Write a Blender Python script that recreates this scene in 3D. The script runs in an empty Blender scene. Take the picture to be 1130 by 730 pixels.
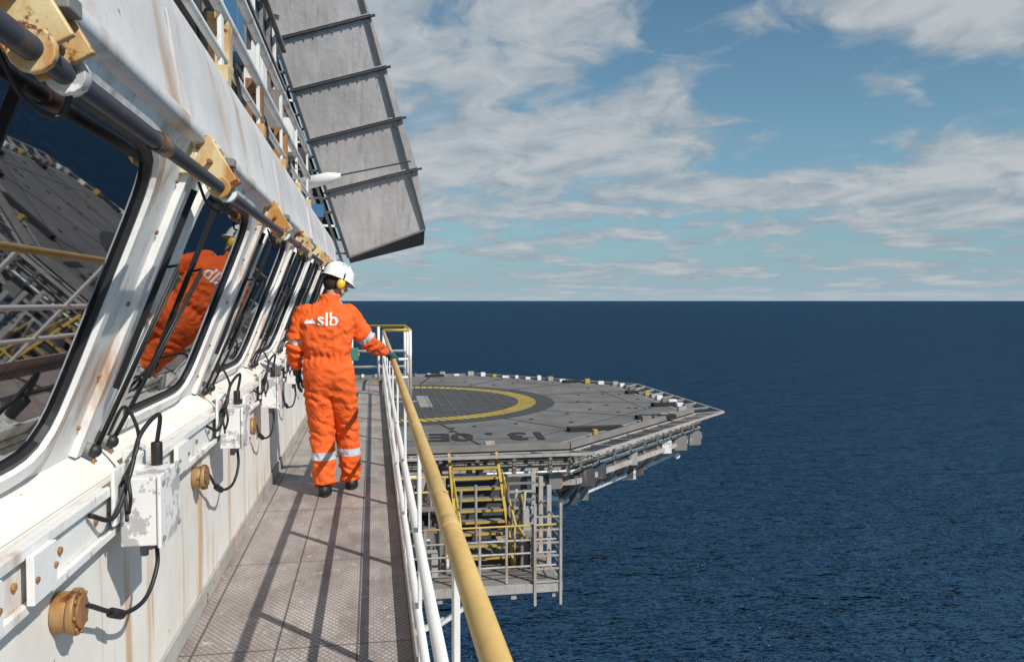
import bpy, bmesh, math, random
from mathutils import Vector, Matrix, noise
from mathutils.bvhtree import BVHTree
random.seed(7)
S=bpy.context.scene
S.view_settings.view_transform='Standard'; S.view_settings.look='None'; S.view_settings.exposure=0
COL=S.collection
# ---------------------------------------------------------------- materials
def newmat(name):
    m=bpy.data.materials.new(name); m.use_nodes=True
    nt=m.node_tree; b=nt.nodes['Principled BSDF']; return m,nt,b
def N(nt,t,**k):
    n=nt.nodes.new(t)
    for a,v in k.items(): setattr(n,a,v)
    return n
def lk(nt,a,b): nt.links.new(a,b)
def math_(nt,op,a,b=None,c=None,clamp=False):
    n=N(nt,'ShaderNodeMath',operation=op); n.use_clamp=clamp
    for i,x in enumerate((a,b,c)):
        if x is None: continue
        if isinstance(x,(int,float)): n.inputs[i].default_value=x
        else: lk(nt,x,n.inputs[i])
    return n.outputs[0]
def noise_(nt,vec,scale,detail=5,rough=.55,mscale=None,rot=None):
    if mscale:
        mp=N(nt,'ShaderNodeMapping'); mp.inputs['Scale'].default_value=mscale; lk(nt,vec,mp.inputs['Vector']); vec=mp.outputs[0]
        if rot: mp.inputs['Rotation'].default_value=(0,0,rot)
    n=N(nt,'ShaderNodeTexNoise'); n.inputs['Scale'].default_value=scale; n.inputs['Detail'].default_value=detail; n.inputs['Roughness'].default_value=rough
    lk(nt,vec,n.inputs['Vector']); return n.outputs[0]
def ramp(nt,fac,lo,hi,a=(0,0,0,1),b=(1,1,1,1)):
    r=N(nt,'ShaderNodeValToRGB'); r.color_ramp.elements[0].position=lo; r.color_ramp.elements[1].position=hi
    r.color_ramp.elements[0].color=a; r.color_ramp.elements[1].color=b; lk(nt,fac,r.inputs[0]); return r.outputs[0]
def mixc(nt,fac,a,b):
    n=N(nt,'ShaderNodeMix',data_type='RGBA')
    if isinstance(fac,(int,float)): n.inputs[0].default_value=fac
    else: lk(nt,fac,n.inputs[0])
    for i,x in ((6,a),(7,b)):
        if isinstance(x,tuple): n.inputs[i].default_value=x if len(x)==4 else (*x,1)
        else: lk(nt,x,n.inputs[i])
    return n.outputs[2]
def bump_(nt,h,dist,strength=1,prev=None):
    n=N(nt,'ShaderNodeBump'); n.inputs['Distance'].default_value=dist; n.inputs['Strength'].default_value=strength
    lk(nt,h,n.inputs['Height'])
    if prev: lk(nt,prev,n.inputs['Normal'])
    return n.outputs[0]
def paint(name,base,rough=.45,rust=.0,dirt=.25,streak=(3,3,.5),sc=2.0,metal=0,bump=.002,rustcol=(.30,.12,.035),dirtcol=None,spots=1):
    m,nt,b=newmat(name); tc=N(nt,'ShaderNodeTexCoord').outputs['Object']
    d=noise_(nt,tc,sc,6,.68)
    dm=math_(nt,'MULTIPLY',ramp(nt,d,.38,.72),dirt)
    dc=dirtcol or tuple(x*.45 for x in base)
    c=mixc(nt,dm,base,dc)
    f=noise_(nt,tc,45,3,.6); fm=math_(nt,'MULTIPLY',ramp(nt,f,.5,.75),dirt*.5)
    c=mixc(nt,fm,c,dc)
    if rust>0:
        s=noise_(nt,tc,2.2,6,.6,streak); q=noise_(nt,tc,1.3,3,.6)
        k=math_(nt,'MULTIPLY',ramp(nt,s,.60-.12*rust,.78-.12*rust),ramp(nt,q,.42-.1*rust,.62-.1*rust))
        k=math_(nt,'MULTIPLY',k,min(1,.65+.35*rust))
        rc=mixc(nt,f,rustcol,(.42,.22,.07))
        c=mixc(nt,k,c,rc)
        if spots:
            b1=noise_(nt,tc,9,5,.7); k2=ramp(nt,b1,.70-.08*rust*spots,.74-.08*rust*spots)
            c=mixc(nt,k2,c,(.16,.055,.02))
    lk(nt,c,b.inputs['Base Color'])
    rr=math_(nt,'MULTIPLY_ADD',d,.25,rough-.1); lk(nt,rr,b.inputs['Roughness'])
    b.inputs['Metallic'].default_value=metal
    lk(nt,bump_(nt,noise_(nt,tc,8,5,.6),bump,.8),b.inputs['Normal'])
    return m
M={}
M['white']=paint('white_paint',(.79,.78,.75),rust=.75,dirt=.34)
M['white_clean']=paint('white_paint_clean',(.80,.79,.77),rust=0,dirt=.26)
def lowwall():
    m,nt,b=newmat('lower_wall_paint'); g=N(nt,'ShaderNodeTexCoord').outputs['Object']
    d=noise_(nt,g,1.6,6,.66); c=mixc(nt,math_(nt,'MULTIPLY',ramp(nt,d,.38,.7),.5),(.78,.765,.72),(.58,.53,.45))
    s=noise_(nt,g,1.0,5,.6,(1,7.5,.55)); sp=N(nt,'ShaderNodeSeparateXYZ'); lk(nt,g,sp.inputs[0])
    low=math_(nt,'SUBTRACT',.11,math_(nt,'MULTIPLY',sp.outputs[2],.10))
    k=ramp(nt,math_(nt,'ADD',s,low),.63,.73)
    c=mixc(nt,math_(nt,'MULTIPLY',k,.75),c,mixc(nt,noise_(nt,g,12,4),(.40,.17,.035),(.64,.36,.10)))
    s2=noise_(nt,g,1.0,4,.55,(1,3,1.2)); c=mixc(nt,math_(nt,'MULTIPLY',ramp(nt,s2,.52,.75),.38),c,(.56,.46,.31))
    k2=ramp(nt,noise_(nt,g,8,6,.72),.67,.695); c=mixc(nt,k2,c,(.20,.08,.03))
    lk(nt,c,b.inputs['Base Color']); b.inputs['Roughness'].default_value=.5; lk(nt,bump_(nt,noise_(nt,g,7,5),.003,.8),b.inputs['Normal']); return m
M['wall_low']=lowwall()
M['fascia']=paint('fascia_panel',(.66,.65,.64),rust=.8,dirt=.65,streak=(1.6,1.9,.35),sc=1.0,rough=.38,rustcol=(.40,.32,.25),dirtcol=(.37,.355,.345),spots=.5)
M['yellow']=paint('yellow_paint',(.66,.44,.15),rust=.35,dirt=.45,rough=.4,streak=(5,1,5))
M['yellow2']=paint('stair_yellow_paint',(.50,.35,.07),rust=.3,dirt=.4)
M['bracket']=paint('rusty_yellow_paint',(.68,.55,.30),rust=1.7,dirt=.5,streak=(4,4,2),rustcol=(.48,.19,.03))
M['rust']=paint('rusted_steel',(.26,.13,.06),rust=1.2,dirt=.7,rough=.8,bump=.004)
M['brass']=paint('corroded_brass',(.46,.31,.14),rust=1.5,dirt=.6,rough=.5,metal=.3)
M['pole']=paint('dark_pole_paint',(.045,.045,.055),rust=.3,dirt=.3,rough=.4)
M['black']=paint('black_rubber',(.012,.012,.013),dirt=.2,rough=.5)
M['dark']=paint('dark_steel',(.06,.068,.08),rust=.3,dirt=.5,rough=.6)
M['steel']=paint('weathered_grey_steel',(.22,.215,.205),rust=.7,dirt=.6,rough=.6)
M['sgrey']=paint('grey_white_steel',(.42,.405,.38),rust=.8,dirt=.6,rough=.6)
M['hull']=paint('hull_paint',(.32,.33,.34),rust=.8,dirt=.5)
M['deck']=paint('helideck_surface',(.165,.160,.156),dirt=.85,sc=.55,rough=.85,rust=.4,streak=(.6,.6,.6),rustcol=(.22,.195,.17),spots=0)
M['deck_dark']=paint('helideck_dark_surface',(.050,.053,.056),dirt=.4,sc=.6,rough=.9)
M['deck_seam']=paint('deck_seam',(.022,.022,.024),dirt=.2,rough=.9)
M['deck_yellow']=paint('deck_yellow_marking',(.52,.38,.06),dirt=.8,sc=3,rough=.8)
M['deck_white']=paint('deck_white_marking',(.40,.40,.39),dirt=.8,sc=3,rough=.8)
M['interior']=paint('interior_dark',(.035,.04,.045),dirt=.3,rough=.7)
M['interior_light']=paint('interior_grey',(.22,.23,.23),dirt=.2,rough=.6)
M['blue']=paint('blue_paint',(.05,.16,.3),dirt=.3)
M['green']=paint('green_paint',(.06,.2,.15),dirt=.3)
def peel():
    m,nt,b=newmat('peeling_white_enamel'); tc=N(nt,'ShaderNodeTexCoord').outputs['Object']
    n=noise_(nt,tc,9,8,.7); k=ramp(nt,n,.505,.525)
    c=mixc(nt,k,(.76,.75,.72),(.42,.41,.40)); k2=ramp(nt,noise_(nt,tc,14,6,.7),.64,.68)
    c=mixc(nt,k2,c,(.25,.11,.04)); lk(nt,c,b.inputs['Base Color']); b.inputs['Roughness'].default_value=.5
    lk(nt,bump_(nt,k,.0015,-.8),b.inputs['Normal']); return m
M['peel']=peel()
def alu():
    m,nt,b=newmat('aluminium_wind_panel'); tc=N(nt,'ShaderNodeTexCoord').outputs['Object']
    n=noise_(nt,tc,1.6,6,.65,(1,1,.5)); c=mixc(nt,ramp(nt,n,.3,.72),(.35,.33,.32),(.53,.505,.495))
    k=math_(nt,'MULTIPLY',ramp(nt,noise_(nt,tc,3,6,.7,(5,5,.6)),.5,.75),.7)
    c=mixc(nt,k,c,(.24,.215,.20)); lk(nt,c,b.inputs['Base Color']); b.inputs['Roughness'].default_value=.5; b.inputs['Metallic'].default_value=.1
    lk(nt,bump_(nt,noise_(nt,tc,3,5),.03,.7),b.inputs['Normal']); return m
M['alu']=alu()
def floor():
    m,nt,b=newmat('walkway_chequer_plate'); tc=N(nt,'ShaderNodeTexCoord').outputs['Object']
    v=N(nt,'ShaderNodeTexVoronoi'); v.inputs['Scale'].default_value=1; v.inputs['Randomness'].default_value=.10
    mp=N(nt,'ShaderNodeMapping'); mp.inputs['Scale'].default_value=(46,34,1); mp.inputs['Rotation'].default_value=(0,0,math.radians(45)); lk(nt,tc,mp.inputs[0]); lk(nt,mp.outputs[0],v.inputs['Vector'])
    dots=ramp(nt,v.outputs['Distance'],.22,.42)
    n=noise_(nt,tc,1.7,6,.65); n2=noise_(nt,tc,5,6,.72,(1,.35,1))
    c=mixc(nt,ramp(nt,n,.32,.7),(.34,.30,.275),(.60,.545,.50))
    c=mixc(nt,math_(nt,'MULTIPLY',dots,.58),c,(.12,.105,.10))
    c=mixc(nt,math_(nt,'MULTIPLY',ramp(nt,n2,.46,.66),.7),c,(.17,.142,.125))
    c=mixc(nt,math_(nt,'MULTIPLY',ramp(nt,noise_(nt,tc,2.6,6,.7),.62,.72),.8),c,(.26,.13,.06))
    c=mixc(nt,math_(nt,'MULTIPLY',ramp(nt,noise_(nt,tc,11,4,.7),.62,.68),.5),c,(.70,.66,.60))
    br=N(nt,'ShaderNodeTexBrick'); br.offset=0; mp2=N(nt,'ShaderNodeMapping'); mp2.inputs['Location'].default_value=(.44,0,0); lk(nt,tc,mp2.inputs[0]); lk(nt,mp2.outputs[0],br.inputs['Vector'])
    br.inputs['Scale'].default_value=1; br.inputs['Brick Width'].default_value=.36; br.inputs['Row Height'].default_value=1.22; br.inputs['Mortar Size'].default_value=.006; br.inputs['Mortar Smooth'].default_value=.2
    c=mixc(nt,math_(nt,'MULTIPLY',br.outputs['Fac'],.75),c,(.05,.045,.04))
    lk(nt,c,b.inputs['Base Color']); b.inputs['Roughness'].default_value=.6; b.inputs['Metallic'].default_value=.1
    lk(nt,bump_(nt,dots,.003,-.6),b.inputs['Normal']); return m
M['floor']=floor()
def glass():
    m=bpy.data.materials.new('window_glass'); m.use_nodes=True; nt=m.node_tree; nt.nodes.clear()
    o=N(nt,'ShaderNodeOutputMaterial'); mx=N(nt,'ShaderNodeMixShader'); t=N(nt,'ShaderNodeBsdfTransparent'); g=N(nt,'ShaderNodeBsdfGlossy')
    t.inputs[0].default_value=(.48,.51,.51,1); g.inputs['Roughness'].default_value=.02; g.inputs[0].default_value=(.38,.39,.41,1)
    f=N(nt,'ShaderNodeFresnel'); f.inputs[0].default_value=1.52
    a=math_(nt,'MULTIPLY_ADD',f.outputs[0],1.0,.08,clamp=True)
    lk(nt,a,mx.inputs[0]); lk(nt,t.outputs[0],mx.inputs[1]); lk(nt,g.outputs[0],mx.inputs[2]); lk(nt,mx.outputs[0],o.inputs[0]); return m
M['glass']=glass()
def sea():
    m=bpy.data.materials.new('sea_water'); m.use_nodes=True; nt=m.node_tree; nt.nodes.clear()
    g=N(nt,'ShaderNodeTexCoord').outputs['Object']
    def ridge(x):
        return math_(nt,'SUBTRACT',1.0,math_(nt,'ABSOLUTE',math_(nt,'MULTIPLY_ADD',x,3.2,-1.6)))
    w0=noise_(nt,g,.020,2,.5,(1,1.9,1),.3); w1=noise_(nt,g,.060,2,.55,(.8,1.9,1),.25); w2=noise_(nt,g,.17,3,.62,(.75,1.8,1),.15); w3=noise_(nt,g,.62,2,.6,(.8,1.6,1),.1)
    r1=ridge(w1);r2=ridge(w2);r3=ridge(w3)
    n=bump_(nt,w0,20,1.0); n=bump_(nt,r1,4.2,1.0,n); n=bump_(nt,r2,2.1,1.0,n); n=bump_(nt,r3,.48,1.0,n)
    c=mixc(nt,ramp(nt,r1,.30,1.0),(.0004,.0022,.0060),(.0020,.0085,.0200))  # ripple light and shade painted into water colour: crests lighter, troughs darker
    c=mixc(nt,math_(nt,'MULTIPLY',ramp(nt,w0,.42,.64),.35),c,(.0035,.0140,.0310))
    c=mixc(nt,math_(nt,'MULTIPLY',ramp(nt,r2,.60,1.0),.65),c,(.0052,.0195,.0400))  # smaller crests lightened in the colour too, for ripple contrast
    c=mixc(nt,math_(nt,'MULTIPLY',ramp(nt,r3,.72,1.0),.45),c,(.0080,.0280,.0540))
    foam=math_(nt,'MULTIPLY',ramp(nt,noise_(nt,g,.09,6,.72,(1,1.8,1)),.715,.745),ramp(nt,noise_(nt,g,.8,3,.7),.5,.6))
    c=mixc(nt,foam,c,(.6,.65,.68))
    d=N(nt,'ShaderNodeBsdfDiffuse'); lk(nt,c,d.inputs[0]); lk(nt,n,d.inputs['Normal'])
    gl_=N(nt,'ShaderNodeBsdfGlossy'); gl_.inputs['Roughness'].default_value=.07; gl_.inputs[0].default_value=(.36,.62,.92,1); lk(nt,n,gl_.inputs['Normal'])
    f=N(nt,'ShaderNodeFresnel'); f.inputs[0].default_value=1.33; lk(nt,n,f.inputs['Normal'])
    fc=math_(nt,'MULTIPLY',math_(nt,'MINIMUM',f.outputs[0],.60),.46)
    mx=N(nt,'ShaderNodeMixShader'); lk(nt,fc,mx.inputs[0]); lk(nt,d.outputs[0],mx.inputs[1]); lk(nt,gl_.outputs[0],mx.inputs[2])
    o=N(nt,'ShaderNodeOutputMaterial'); lk(nt,mx.outputs[0],o.inputs[0])
    return m
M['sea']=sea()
def cloth(name,base):
    m,nt,b=newmat(name); tc=N(nt,'ShaderNodeTexCoord').outputs['Object']
    n=noise_(nt,tc,7,5,.6); c=mixc(nt,ramp(nt,n,.3,.75),base,tuple(x*.70 for x in base))
    lk(nt,c,b.inputs['Base Color']); b.inputs['Roughness'].default_value=.85
    k=bump_(nt,noise_(nt,tc,10,4,.5,(1,1,1.8)),.02,.7); k=bump_(nt,noise_(nt,tc,300,2),.001,.3,k); lk(nt,k,b.inputs['Normal']); return m
M['orange']=cloth('orange_coverall_cloth',(.86,.122,.012))
M['band']=cloth('reflective_tape',(.50,.56,.60))
M['skin']=paint('skin',(.52,.30,.21),dirt=.15,rough=.5,bump=.0005)
M['glove']=cloth('glove_cloth',(.03,.08,.09))
M['hair']=paint('dark_hair',(.03,.02,.015),dirt=.3,rough=.8)
M['boot']=paint('boot_leather',(.018,.016,.015),dirt=.3,rough=.5)
M['helmet']=paint('helmet_shell',(.78,.78,.76),dirt=.12,rough=.3,bump=.0003)
M['muff']=paint('yellow_plastic',(.80,.50,.03),dirt=.1,rough=.35,bump=.0003)
M['logo']=paint('white_print',(.8,.8,.78),dirt=.1,rough=.7,bump=.0002)
# ---------------------------------------------------------------- builder
class B:
    def __init__(s): s.v=[];s.f=[];s.m=[];s.sm=[];s.mats=[]
    def mi(s,k):
        if k not in s.mats: s.mats.append(k)
        return s.mats.index(k)
    def add(s,vs,fs,k,smooth=False):
        o=len(s.v); s.v+= [tuple(x) for x in vs]; i=s.mi(k)
        for f in fs: s.f.append([o+a for a in f]); s.m.append(i); s.sm.append(smooth)
    def bx(s,x0,x1,y0,y1,z0,z1,k):
        vs=[(x,y,z) for x in (x0,x1) for y in (y0,y1) for z in (z0,z1)]
        s.add(vs,[(0,1,3,2),(4,6,7,5),(0,4,5,1),(2,3,7,6),(0,2,6,4),(1,5,7,3)],k)
    def beam(s,p0,p1,w,h,k,up=(0,0,1)):
        p0=Vector(p0);p1=Vector(p1);d=(p1-p0).normalized();u=Vector(up)
        if abs(d.dot(u))>.98:u=Vector((1,0,0))
        r=d.cross(u).normalized();u=r.cross(d).normalized()
        vs=[p+r*a*w/2+u*b*h/2 for p in (p0,p1) for a in (-1,1) for b in (-1,1)]
        s.add(vs,[(0,1,3,2),(4,6,7,5),(0,4,5,1),(2,3,7,6),(0,2,6,4),(1,5,7,3)],k)
    def tube(s,pts,r,k,seg=12,asp=None):
        pts=[Vector(p) for p in pts];n=len(pts)
        rs=r if isinstance(r,(list,tuple)) else [r]*n
        d0=(pts[1]-pts[0]).normalized();a=Vector((0,0,1)) if abs(d0.z)<.9 else Vector((0,1,0))
        u=(a-d0*a.dot(d0)).normalized();vs=[]
        for i,p in enumerate(pts):
            d=(pts[min(i+1,n-1)]-pts[max(i-1,0)]).normalized(); u=(u-d*u.dot(d)).normalized(); w=d.cross(u)
            for j in range(seg):
                t=2*math.pi*j/seg; vs.append(p+(u*math.cos(t)+w*math.sin(t))*rs[i])
        fs=[(i*seg+j,i*seg+(j+1)%seg,(i+1)*seg+(j+1)%seg,(i+1)*seg+j) for i in range(n-1) for j in range(seg)]
        s.add(vs,fs,k,True); s.add(vs[:seg],[tuple(range(seg))],k); s.add(vs[-seg:],[tuple(range(seg))],k)
    def rings(s,rg,k,seg=28):
        vs=[]
        for z,cx,cy,rx,ry in rg:
            for j in range(seg):
                t=2*math.pi*j/seg; c=math.cos(t);q=math.sin(t)
                e=.85; vs.append((cx+rx*math.copysign(abs(c)**e,c),cy+ry*math.copysign(abs(q)**e,q),z))
        n=len(rg)
        fs=[(i*seg+j,i*seg+(j+1)%seg,(i+1)*seg+(j+1)%seg,(i+1)*seg+j) for i in range(n-1) for j in range(seg)]
        fs+=[tuple(range(seg))[::-1],tuple(range((n-1)*seg,n*seg))]
        s.add(vs,fs,k,True)
    def ell(s,c,r,k,mat=None,nu=20,nv=12,zmin=-1.0):
        c=Vector(c);vs=[];
        for i in range(nv+1):
            ph=-math.pi/2+math.pi*i/nv
            for j in range(nu):
                t=2*math.pi*j/nu; z=max(math.sin(ph),zmin)
                p=Vector((r[0]*math.cos(ph)*math.cos(t),r[1]*math.cos(ph)*math.sin(t),r[2]*z))
                if mat: p=mat@p
                vs.append(c+p)
        fs=[(i*nu+j,i*nu+(j+1)%nu,(i+1)*nu+(j+1)%nu,(i+1)*nu+j) for i in range(nv) for j in range(nu)]
        s.add(vs,fs,k,True)
    def build(s,name,parent=None,bevel=0,weld=True,loc=None):
        me=bpy.data.meshes.new(name); me.from_pydata(s.v,[],s.f)
        for k in s.mats: me.materials.append(M[k])
        for p,i,q in zip(me.polygons,s.m,s.sm): p.material_index=i;p.use_smooth=q
        bm=bmesh.new();bm.from_mesh(me)
        if weld: bmesh.ops.remove_doubles(bm,verts=bm.verts,dist=1e-5)
        bmesh.ops.recalc_face_normals(bm,faces=bm.faces);bm.to_mesh(me);bm.free()
        ob=bpy.data.objects.new(name,me);COL.objects.link(ob)
        if parent: ob.parent=parent
        if loc: ob.location=loc
        if bevel:
            md=ob.modifiers.new('bevel','BEVEL');md.width=bevel;md.segments=2;md.limit_method='ANGLE';md.angle_limit=math.radians(50)
        return ob
def empty(name,loc=(0,0,0)):
    e=bpy.data.objects.new(name,None);COL.objects.link(e);e.location=loc;return e
def cr(pts,n=8):
    P=[Vector(p) for p in pts];P=[P[0]*2-P[1]]+P+[P[-1]*2-P[-2]];o=[]
    for i in range(1,len(P)-2):
        for j in range(n):
            t=j/n;a,b,c,d=P[i-1:i+3]
            o.append(.5*((2*b)+(c-a)*t+(2*a-5*b+4*c-d)*t*t+(3*b-a-3*c+d)*t**3))
    o.append(P[-2]);return o
# ---------------------------------------------------------------- sea
b=B();n=96;R=60000
vs=[(0,0,-38)]
radii=[150,600,3000,15000,R]
for r in radii:
    for j in range(n): vs.append((r*math.cos(2*math.pi*j/n),r*math.sin(2*math.pi*j/n),-38))
fs=[(0,1+j,1+(j+1)%n) for j in range(n)]
for i in range(len(radii)-1):
    for j in range(n): fs.append((1+i*n+j,1+(i+1)*n+j,1+(i+1)*n+(j+1)%n,1+i*n+(j+1)%n))
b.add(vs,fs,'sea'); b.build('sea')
# ---------------------------------------------------------------- bridge building
WB=(-.950,1.14);WT=(-.6175,1.99);L=math.hypot(WT[0]-WB[0],WT[1]-WB[1])
dv=Vector(((WT[0]-WB[0])/L,0,(WT[1]-WB[1])/L));nv=Vector((dv.z,0,-dv.x))
def W(y,s,off=0):
    return Vector((WB[0],y,WB[1]))+dv*s+nv*off
bld=empty('bridge_building')
Y0,Y1=-3.0,13.6
wins=[1.36+1.78*i for i in range(-2,7)]; ww=1.12
edges=[Y0]+[w-.33 for w in wins[1:]]+[Y1]
smin,smax=-.09,L+.10
wl=B();gl=B();gk=B()
for i,w in enumerate(wins):
    ya,yb=edges[i],edges[i+1]; cy=w+ww/2; cs=L/2; a=ww/2;h=L/2
    angs=set(2*math.pi*j/72 for j in range(72))
    for (yy,ss) in ((ya,smin),(ya,smax),(yb,smin),(yb,smax)): angs.add(math.atan2(ss-cs,yy-cy)%(2*math.pi))
    angs=sorted(angs);n=len(angs)
    def se(t,g,e=7.): 
        A=a+g;H=h+g;c=abs(math.cos(t));q=abs(math.sin(t)); r=((c/A)**e+(q/H)**e)**(-1/e); return cy+r*math.cos(t),cs+r*math.sin(t)
    def rect(t):
        c=math.cos(t);q=math.sin(t);k=[]
        if c>1e-9:k.append((yb-cy)/c)
        if c<-1e-9:k.append((ya-cy)/c)
        if q>1e-9:k.append((smax-cs)/q)
        if q<-1e-9:k.append((smin-cs)/q)
        r=min(k);return cy+r*c,cs+r*q
    def ring(builder,f0,o0,f1,o1,k,sm=False):
        vs=[W(*f0(t),o0) for t in angs]+[W(*f1(t),o1) for t in angs]
        builder.add(vs,[(j,(j+1)%n,n+(j+1)%n,n+j) for j in range(n)],k,sm)
    g=lambda x:(lambda t:se(t,x))
    ring(wl,rect,0,g(.075),0,'white'); ring(wl,g(.075),0,g(.068),.022,'white'); ring(wl,g(.068),.022,g(.028),.022,'white')
    ring(wl,g(.028),.022,g(.022),.0,'white_clean')
    ring(gk,g(.030),.006,g(.004),.010,'black');ring(gk,g(.004),.010,g(-.004),-.012,'black')
    ring(wl,g(-.004),-.030,g(-.010),-.030,'black')
    ring(wl,g(-.010),-.030,g(-.055),-.055,'white_clean');ring(wl,g(-.055),-.055,g(-.075),-.22,'interior_light')
    gl.add([W(*se(t,0),-.006) for t in angs],[tuple(range(n))],'glass')
for e in edges[1:-1]:
    wl.beam(W(e,smin+.01,.011),W(e,smax-.02,.011),.05,.026,'white',up=nv)
    for s_ in (0.02,.2,.45,.7,.88):
        for dy in(-.045,.045): wl.tube([W(e+dy,s_,0),W(e+dy,s_,.007)],.008,'rust',6)
# lower wall
k=B()
k.bx(-1.2,-.868,Y0,Y1,-.3,.985,'wall_low')
k.bx(-.866,-.835,Y0,Y1,.835,.975,'white'); k.bx(-.833,-.815,Y0,Y1,.955,.985,'white');k.bx(-.833,-.815,Y0,Y1,.82,.845,'white')
p=W(0,smin)
k.add([(-.868,Y0,.988),(-.868,Y1,.988),(p.x,Y1,p.z),(p.x,Y0,p.z)],[(0,1,2,3)],'wall_low')
k.bx(-.866,-.855,Y0,Y1,.004,.10,'sgrey')
for i in range(60):
    y=Y0+.25+i*.28; k.tube([(-.836,y,.9),(-.826,y,.9)],.011,'rust',8)
k.build('lower_wall',bld,bevel=.003)
# fascia
k=B();pt=W(0,smax)
prof=[(pt.x,pt.z),(pt.x+.035,pt.z+.012),(pt.x+.035,pt.z+.05),(pt.x+.005,pt.z+.08),(-.60,2.30),(-.63,2.48),(-.67,2.60),(-.75,2.66),(-1.6,2.70)]
vs=[];ys=[Y0+(Y1-Y0)*i/60 for i in range(61)]
for y in ys:
    for q in prof: vs.append((q[0],y,q[1]))
m_=len(prof)
k.add(vs,[(i*m_+j,i*m_+j+1,(i+1)*m_+j+1,(i+1)*m_+j) for i in range(60) for j in range(m_-1)],'fascia',True)
for y in [Y0+.3+2.67*i for i in range(7)]:
    k.beam((-.578,y,2.16),(-.622,y,2.47),.012,.008,'fascia',up=(1,0,0))
k.build('fascia',bld)
wl.build('window_frames',bld);gk.build('window_gaskets',bld);gl.build('window_panes',bld)
k=B()
k.bx(-5,-.99,Y1,Y1+.06,-.3,2.66,'white');k.bx(-5,-.99,Y0-.06,Y0,-.3,2.66,'white')
k.bx(-5,-4.94,Y0,Y1,.4,2.64,'interior');k.bx(-5,-1.21,Y0,Y1,.30,.36,'interior');k.bx(-5,-.95,Y0,Y1,2.50,2.55,'interior')
for i in range(7):
    y=Y0+1+i*2.2; k.bx(-1.9,-1.35,y,y+1.5,.4,1.12,'interior_light')
    k.beam((-1.72,y+.3,1.34),(-1.72,y+.9,1.34),.03,.34,'black');k.beam((-2.6,y,.4),(-2.6,y,2.45),.10,.10,'interior_light')
    k.bx(-3.4,-2.6,y,y+.3,2.44,2.48,'interior_light')
k.build('interior',bld)
# upper storey
k=B()
k.bx(-5,-1.45,Y0,Y1-.4,2.71,5.6,'dark')
for i in range(22):
    y=Y0+.3+i*.72; k.beam((-1.42,y,2.75),(-1.42,y,5.6),.06,.05,'steel' if i%3 else 'white')
for z in (3.3,4.1,4.9,5.5): k.beam((-1.36,Y0,z),(-1.36,Y1-.4,z),.07,.05,'steel')
for z,c in ((2.95,'white'),(3.6,'dark'),(4.5,'rust')): k.tube([(-1.27,Y0,z),(-1.27,Y1-.4,z)],.045,c)
for i in range(10):
    y=Y0+.8+i*1.6; k.bx(-1.35,-1.15,y,y+.35,3.75,4.25,random.choice(['white','steel','blue','peel'])); k.tube(cr([(-1.25,y+.1,3.75),(-1.2,y+.3,3.4),(-1.22,y+.5,2.8)]),.018,'black',8)
k.build('upper_storey',bld,bevel=.004)
k=B(); k.bx(-26,-1.21,-26,14.6,-14,-.31,'hull')
for i in range(20):k.bx(-1.205,-1.13,-3+i*.9,-2.92+i*.9,-13.9,-.32,'hull')
for z in(-3.5,-7,-10.5):k.bx(-1.21,-1.05,-26,14.6,z,z+.15,'hull')
for x,y in((-22,-22),(-22,9),(-6,-22),(-6,9)):k.tube([(x,y,-14),(x,y,-39.5)],2.2,'hull',28)
k.build('platform_hull')
# ---------------------------------------------------------------- walkway
k=B()
WE=15.4
k.bx(-.864,.165,Y0,WE,-.04,0,'floor')
k.bx(.167,.178,Y0,WE,-.14,.10,'sgrey');k.bx(-.864,.165,WE-.02,WE+.01,-.14,.05,'steel')
for i in range(15): k.bx(-.86,.16,Y0+.1+i*1.22,Y0+.17+i*1.22,-.13,-.042,'steel')
for i in range(8):
    y=Y0+.5+i*2.2;k.beam((-1.18,y,-1.3),(.1,y,-.16),.08,.08,'white');k.beam((-1.18,y,-.2),(.16,y,-.2),.1,.1,'white')
k.bx(.18,.62,13.2,WE,-.04,0,'floor')
k.build('walkway',bevel=.002)
# ---------------------------------------------------------------- handrail
k=B();RX,RZ=.168,1.06
k.tube([(RX,Y0,RZ),(RX,13.2,RZ)],.0228,'yellow',20)
for z,r in((.62,.019),(.31,.017)): k.tube([(RX+.004,Y0,z),(RX+.004,13.2,z)],r,'white_clean',14)
for i in range(12):
    y=-2.55+i*1.44
    k.beam((RX+.012,y,-.12),(RX+.012,y,RZ-.02),.055,.014,'white_clean',up=(1,0,0))
    k.bx(RX-.004,RX+.022,y-.05,y+.05,-.13,-.02,'white')
    k.tube([(RX,y-.035,RZ),(RX,y+.035,RZ)],.0238,'yellow',16)
k.build('handrail',bevel=.0015)
k=B()
for z,c in((1.08,'yellow2'),(.6,'white'),(.3,'white')):
    k.tube([(RX,13.2,z),(.6,13.2,z),(.6,WE,z),(-.84,WE,z)],.024,c)
for p in((RX,13.25),(.6,13.2),(.6,14.3),(.6,WE),(.1,WE),(-.4,WE),(-.82,WE)):k.tube([(p[0],p[1],-.05),(p[0],p[1],1.07)],.026,'white')
k.build('end_platform_railing')
k=B();k.bx(-.55,-.3,14.3,14.6,0,.03,'steel');k.tube([(-.42,14.45,.03),(-.42,14.45,.62)],.03,'steel');k.bx(-.58,-.26,14.36,14.54,.5,.72,'green');k.tube([(-.42,14.45,.72),(-.42,14.45,.86)],.06,'white')
k.tube([(-.6,14.45,.6),(-.24,14.45,.6)],.035,'steel')
k.build('hose_station',bevel=.01)
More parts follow.
